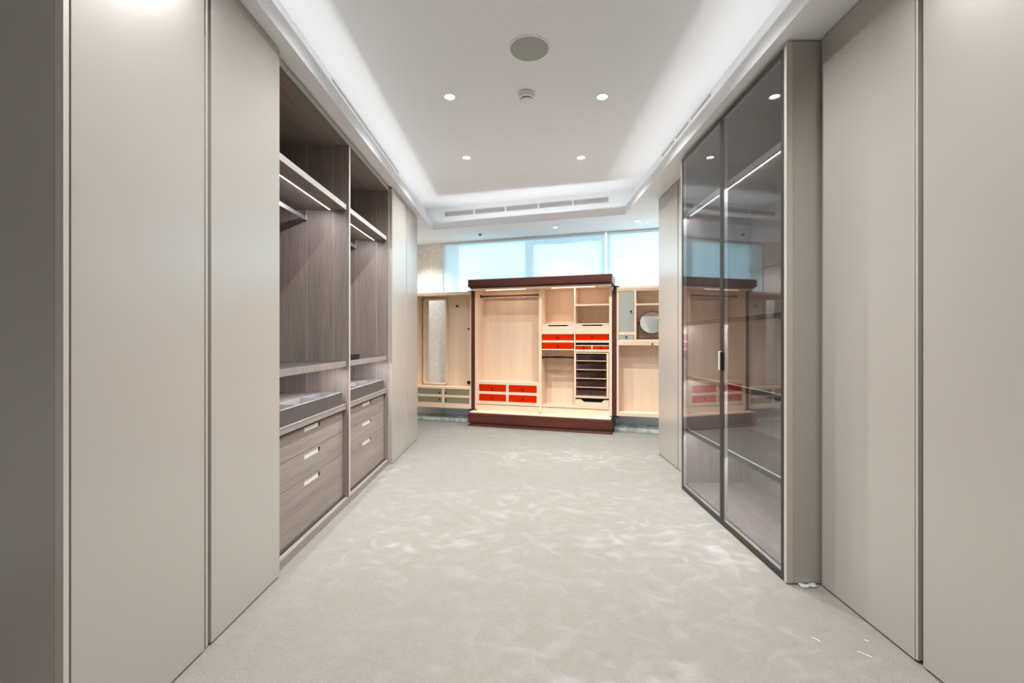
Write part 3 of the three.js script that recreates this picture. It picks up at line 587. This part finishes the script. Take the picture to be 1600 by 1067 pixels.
  // ---------------- left door, swung flat: mirror, hooks and four green drawers
  const BD = 6.36;
  {
    const a = -3.565, b = -2.622, y0 = 0.217, y1 = 1.958;
    const d = part(t, 'door', B(a, b, y0, y1, BD - 0.012, BD, 0.001), M.maple, 'left door swung open with tall mirror and green drawers');
    part(d, 'hinge_stile', B(b, -2.564, y0, y1, D + 0.0, BD, 0.002), M.brown, 'dark brown hinge edge');
    part(d, 'door_skin', B(a, b, y0, y1, BD, BD + 0.014, 0.001), M.brown);
    part(d, 'rail', B(a, b, y1 - 0.045, y1, D, BD - 0.012, 0.0015, 'x'), M.maple);
    part(d, 'stile', B(a, a + 0.022, y0, y1 - 0.045, D, BD - 0.012, 0.0015), M.maple);
    part(d, 'stile', B(b - 0.012, b, y0, y1 - 0.045, D, BD - 0.012, 0.0015), M.maple);
    const m0 = -3.527, m1 = -3.105, n0 = 0.54, n1 = 1.888;
    const fr = shapeOf(roundRect(m0, m1, n0, n1, 0.055)); fr.holes.push(pathOf(roundRect(m0 + 0.028, m1 - 0.028, n0 + 0.028, n1 - 0.028, 0.035)));
    part(d, 'mirror_frame', plateFront(fr, BD - 0.05, 0.038, 'y', 0.004), M.maple, 'rounded pale wood mirror frame');
    part(d, 'mirror', plateFront(shapeOf(roundRect(m0 + 0.027, m1 - 0.027, n0 + 0.027, n1 - 0.027, 0.036)), BD - 0.022, 0.006), M.mirror, 'tall mirror');
    part(d, 'hook', knobG(-2.945, 1.762, BD - 0.012, 0.018), M.black);
    part(d, 'hook', knobG(-2.75, 1.41, BD - 0.012, 0.014), M.black);
    part(d, 'latch', B(-2.775, -2.725, 0.565, 0.61, BD - 0.035, BD - 0.012, 0.005), M.black);
    part(d, 'shelf', B(a + 0.022, b - 0.012, 0.502, 0.532, D, BD - 0.012, 0.002, 'x'), M.maple);
    const f = shapeOf(rect(a + 0.022, b - 0.012, y0, 0.502)), gs = [[-3.512, -3.10, 0.413, 0.50], [-3.06, -2.652, 0.413, 0.50], [-3.512, -3.10, 0.290, 0.378], [-3.06, -2.652, 0.290, 0.378]];
    for (const [p, q, r, s] of gs) f.holes.push(pathOf(rect(p, q, r, s - 0.0005)));
    part(d, 'drawer_frame', plateFront(f, D + 0.002, 0.016, 'x'), M.maple);
    gs.forEach(([p, q, r, s], i) => {
      part(d, 'drawer', B(p + 0.0015, q - 0.0015, r + 0.0015, s - 0.002, D + 0.006, D + 0.03, 0.0015, 'x'), M.green, 'green drawer front');
      part(d, 'knob', knobG(i % 2 ? -3.034 : -3.136, r + 0.032 + (i > 1 ? 0.02 : 0), D + 0.006, 0.011), M.black);
      part(d, 'small_hinge', B(i % 2 ? q + 0.002 : p - 0.01, i % 2 ? q + 0.01 : p - 0.002, s - 0.012, s + 0.008, D - 0.003, D + 0.006, 0.001), M.brass);
    });
    part(d, 'drawer_back', B(a + 0.022, b - 0.012, 0.23, 0.50, D + 0.05, D + 0.055, 0), M.gap);
  }
  // ---------------- right door, swung flat: cupboard, shelf niche, flap over an open recess
  {
    const a = -0.512, b = 0.412, y0 = 0.224, y1 = 1.955;
    const d = part(t, 'door', B(a, b, y0, y1, BD - 0.012, BD, 0.001), M.maple, 'right door swung open with grey-green cupboard and niche');
    part(d, 'hinge_stile', B(-0.560, a, y0, y1, D, BD, 0.002), M.brown, 'dark brown hinge edge');
    part(d, 'door_skin', B(a, b, y0, y1, BD, BD + 0.014, 0.001), M.brown);
    part(d, 'rail', B(a, b, y1 - 0.037, y1, D, BD - 0.012, 0.0015, 'x'), M.maple);
    part(d, 'stile', B(a, a + 0.026, y0, y1 - 0.037, D, BD - 0.012, 0.0015), M.maple);
    part(d, 'stile', B(b - 0.026, b, y0, y1 - 0.037, D, BD - 0.012, 0.0015), M.maple);
    part(d, 'bottom_rail', B(a + 0.026, b - 0.026, y0, 0.272, D, BD - 0.012, 0.002, 'x'), M.maple);
    part(d, 'rail', B(a + 0.026, b - 0.026, 1.893, y1 - 0.039, D + 0.004, BD - 0.012, 0.001, 'x'), M.maple);
    part(d, 'stile', B(-0.285, -0.259, 1.248, 1.893, D + 0.002, BD - 0.012, 0.001), M.maple);
    part(d, 'shelf', B(-0.259, b - 0.026, 1.699, 1.721, D + 0.004, BD - 0.012, 0.001, 'x'), M.maple);
    part(d, 'shelf', B(a + 0.026, b - 0.026, 1.206, 1.247, D + 0.004, BD - 0.012, 0.001, 'x'), M.maple);
    part(d, 'rail', B(a + 0.026, -0.285, 1.309, 1.349, D + 0.004, D + 0.03, 0.001, 'x'), M.maple);
    part(d, 'cupboard_door', B(-0.484, -0.287, 1.351, 1.891, D + 0.006, D + 0.022, 0.0015), M.grey, 'grey-green cupboard door');
    part(d, 'knob', knobG(-0.324, 1.617, D + 0.006, 0.012), M.black);
    part(d, 'drawer', B(-0.484, -0.289, 1.250, 1.307, D + 0.006, D + 0.022, 0.0015), M.grey, 'small grey-green drawer');
    part(d, 'knob', knobG(-0.386, 1.280, D + 0.006, 0.012), M.black);
    for (const y of [1.884, 1.345, 1.312, 1.252]) part(d, 'small_hinge', B(-0.493, -0.486, y - 0.008, y + 0.008, D - 0.002, D + 0.008, 0.001), M.brass);
    part(d, 'flap', B(a + 0.027, b - 0.027, 1.170, 1.204, D + 0.005, D + 0.2, 0.0015, 'x'), M.maple, 'shallow pale wood drawer front');
    part(d, 'knob', knobG(-0.052, 1.188, D + 0.005, 0.011), M.black);
  }
  for (const [s0, s1] of [[-2.665, -2.53], [-0.60, -0.48]]) for (const y of [0.2065, 1.9585]) part(t, 'pivot_hinge', B(s0, s1, y > 1 ? y : y - 0.001, y > 1 ? y + 0.008 : y + 0.01, D - 0.02, D + 0.035, 0.002), M.black);
  // round dressing mirror standing in the niche
  const cy = 1.474, cs = -0.058, cd = 6.225;
  const v = thing('vanity_mirror', 'round tilting mirror in a thin black frame in the right door niche', 'mirror', [cs, 1.2475, cd], 'B');
  part(v, 'tray', B(-0.245, 0.129, 1.2475, 1.268, cd - 0.06, cd + 0.06, 0.003, 'x'), M.brown, 'brown wood tray');
  for (const sx of [-1, 1]) { const st = new THREE.CylinderGeometry(0.004, 0.004, 0.215, 12); st.translate(cs + sx * 0.178, 1.268 + 0.1075, -cd); part(v, 'post', metreUV(st), M.black); const pv = new THREE.CylinderGeometry(0.009, 0.009, 0.026, 16); pv.rotateZ(Math.PI / 2); pv.translate(cs + sx * 0.172, cy, -cd); part(v, 'pivot', metreUV(pv), M.black); }
  const tilt = (g) => { g.rotateX(-0.40); g.translate(cs, cy, -cd); return g; };
  part(v, 'mirror_frame', tilt(metreUV(new THREE.TorusGeometry(0.161, 0.005, 10, 72))), M.black);
  const disc = new THREE.CylinderGeometry(0.159, 0.159, 0.004, 72); disc.rotateX(Math.PI / 2);
  part(v, 'mirror_glass', tilt(metreUV(disc)), M.mirror);
}

// ================================================================= bits left on the carpet
{
  const film = (label, x, d, w, l) => {
    const g = new THREE.PlaneGeometry(w, l, 12, 6), p = g.attributes.position;
    for (let i = 0; i < p.count; i++) p.setZ(i, 0.004 + 0.009 * vnoise(p.getX(i) * 60 + 9, p.getY(i) * 70 + 9, 64, 64, 3));
    g.rotateX(-Math.PI / 2); g.computeVertexNormals();
    const low = g.clone(); low.translate(0, -0.0006, 0);
    const m = mesh(numbered('plastic_scrap'), metreUV(join([g.toNonIndexed(), low.toNonIndexed()])), M.film);
    m.userData = { label, category: 'scrap' }; m.position.set(x, 0, -d); scene.add(m);
  };
  film('crumpled clear plastic scrap at the foot of the display cabinet', 1.47, 2.262, 0.085, 0.03);
  const thread = (label, pts) => {
    const c = new THREE.CatmullRomCurve3(pts.map(([x, d]) => new THREE.Vector3(x, 0.003, -d)));
    const m = mesh(numbered('lint_thread'), metreUV(new THREE.TubeGeometry(c, 12, 0.0011, 6)), M.plastic); m.userData = { label, category: 'thread' }; scene.add(m);
  };
  thread('white thread on the carpet nearest the right cabinet pull', [[1.232, 1.875], [1.245, 1.86], [1.249, 1.845]]);
  thread('white thread on the carpet next to the right door bottom', [[1.44, 1.86], [1.45, 1.847]]);
  thread('longer white thread on the carpet, lowest of the three threads', [[1.36, 1.79], [1.375, 1.775], [1.392, 1.755]]);
}
scene.traverse((o) => { if (o.isLight) o.castShadow = true; });
renderer.render(scene, camera);
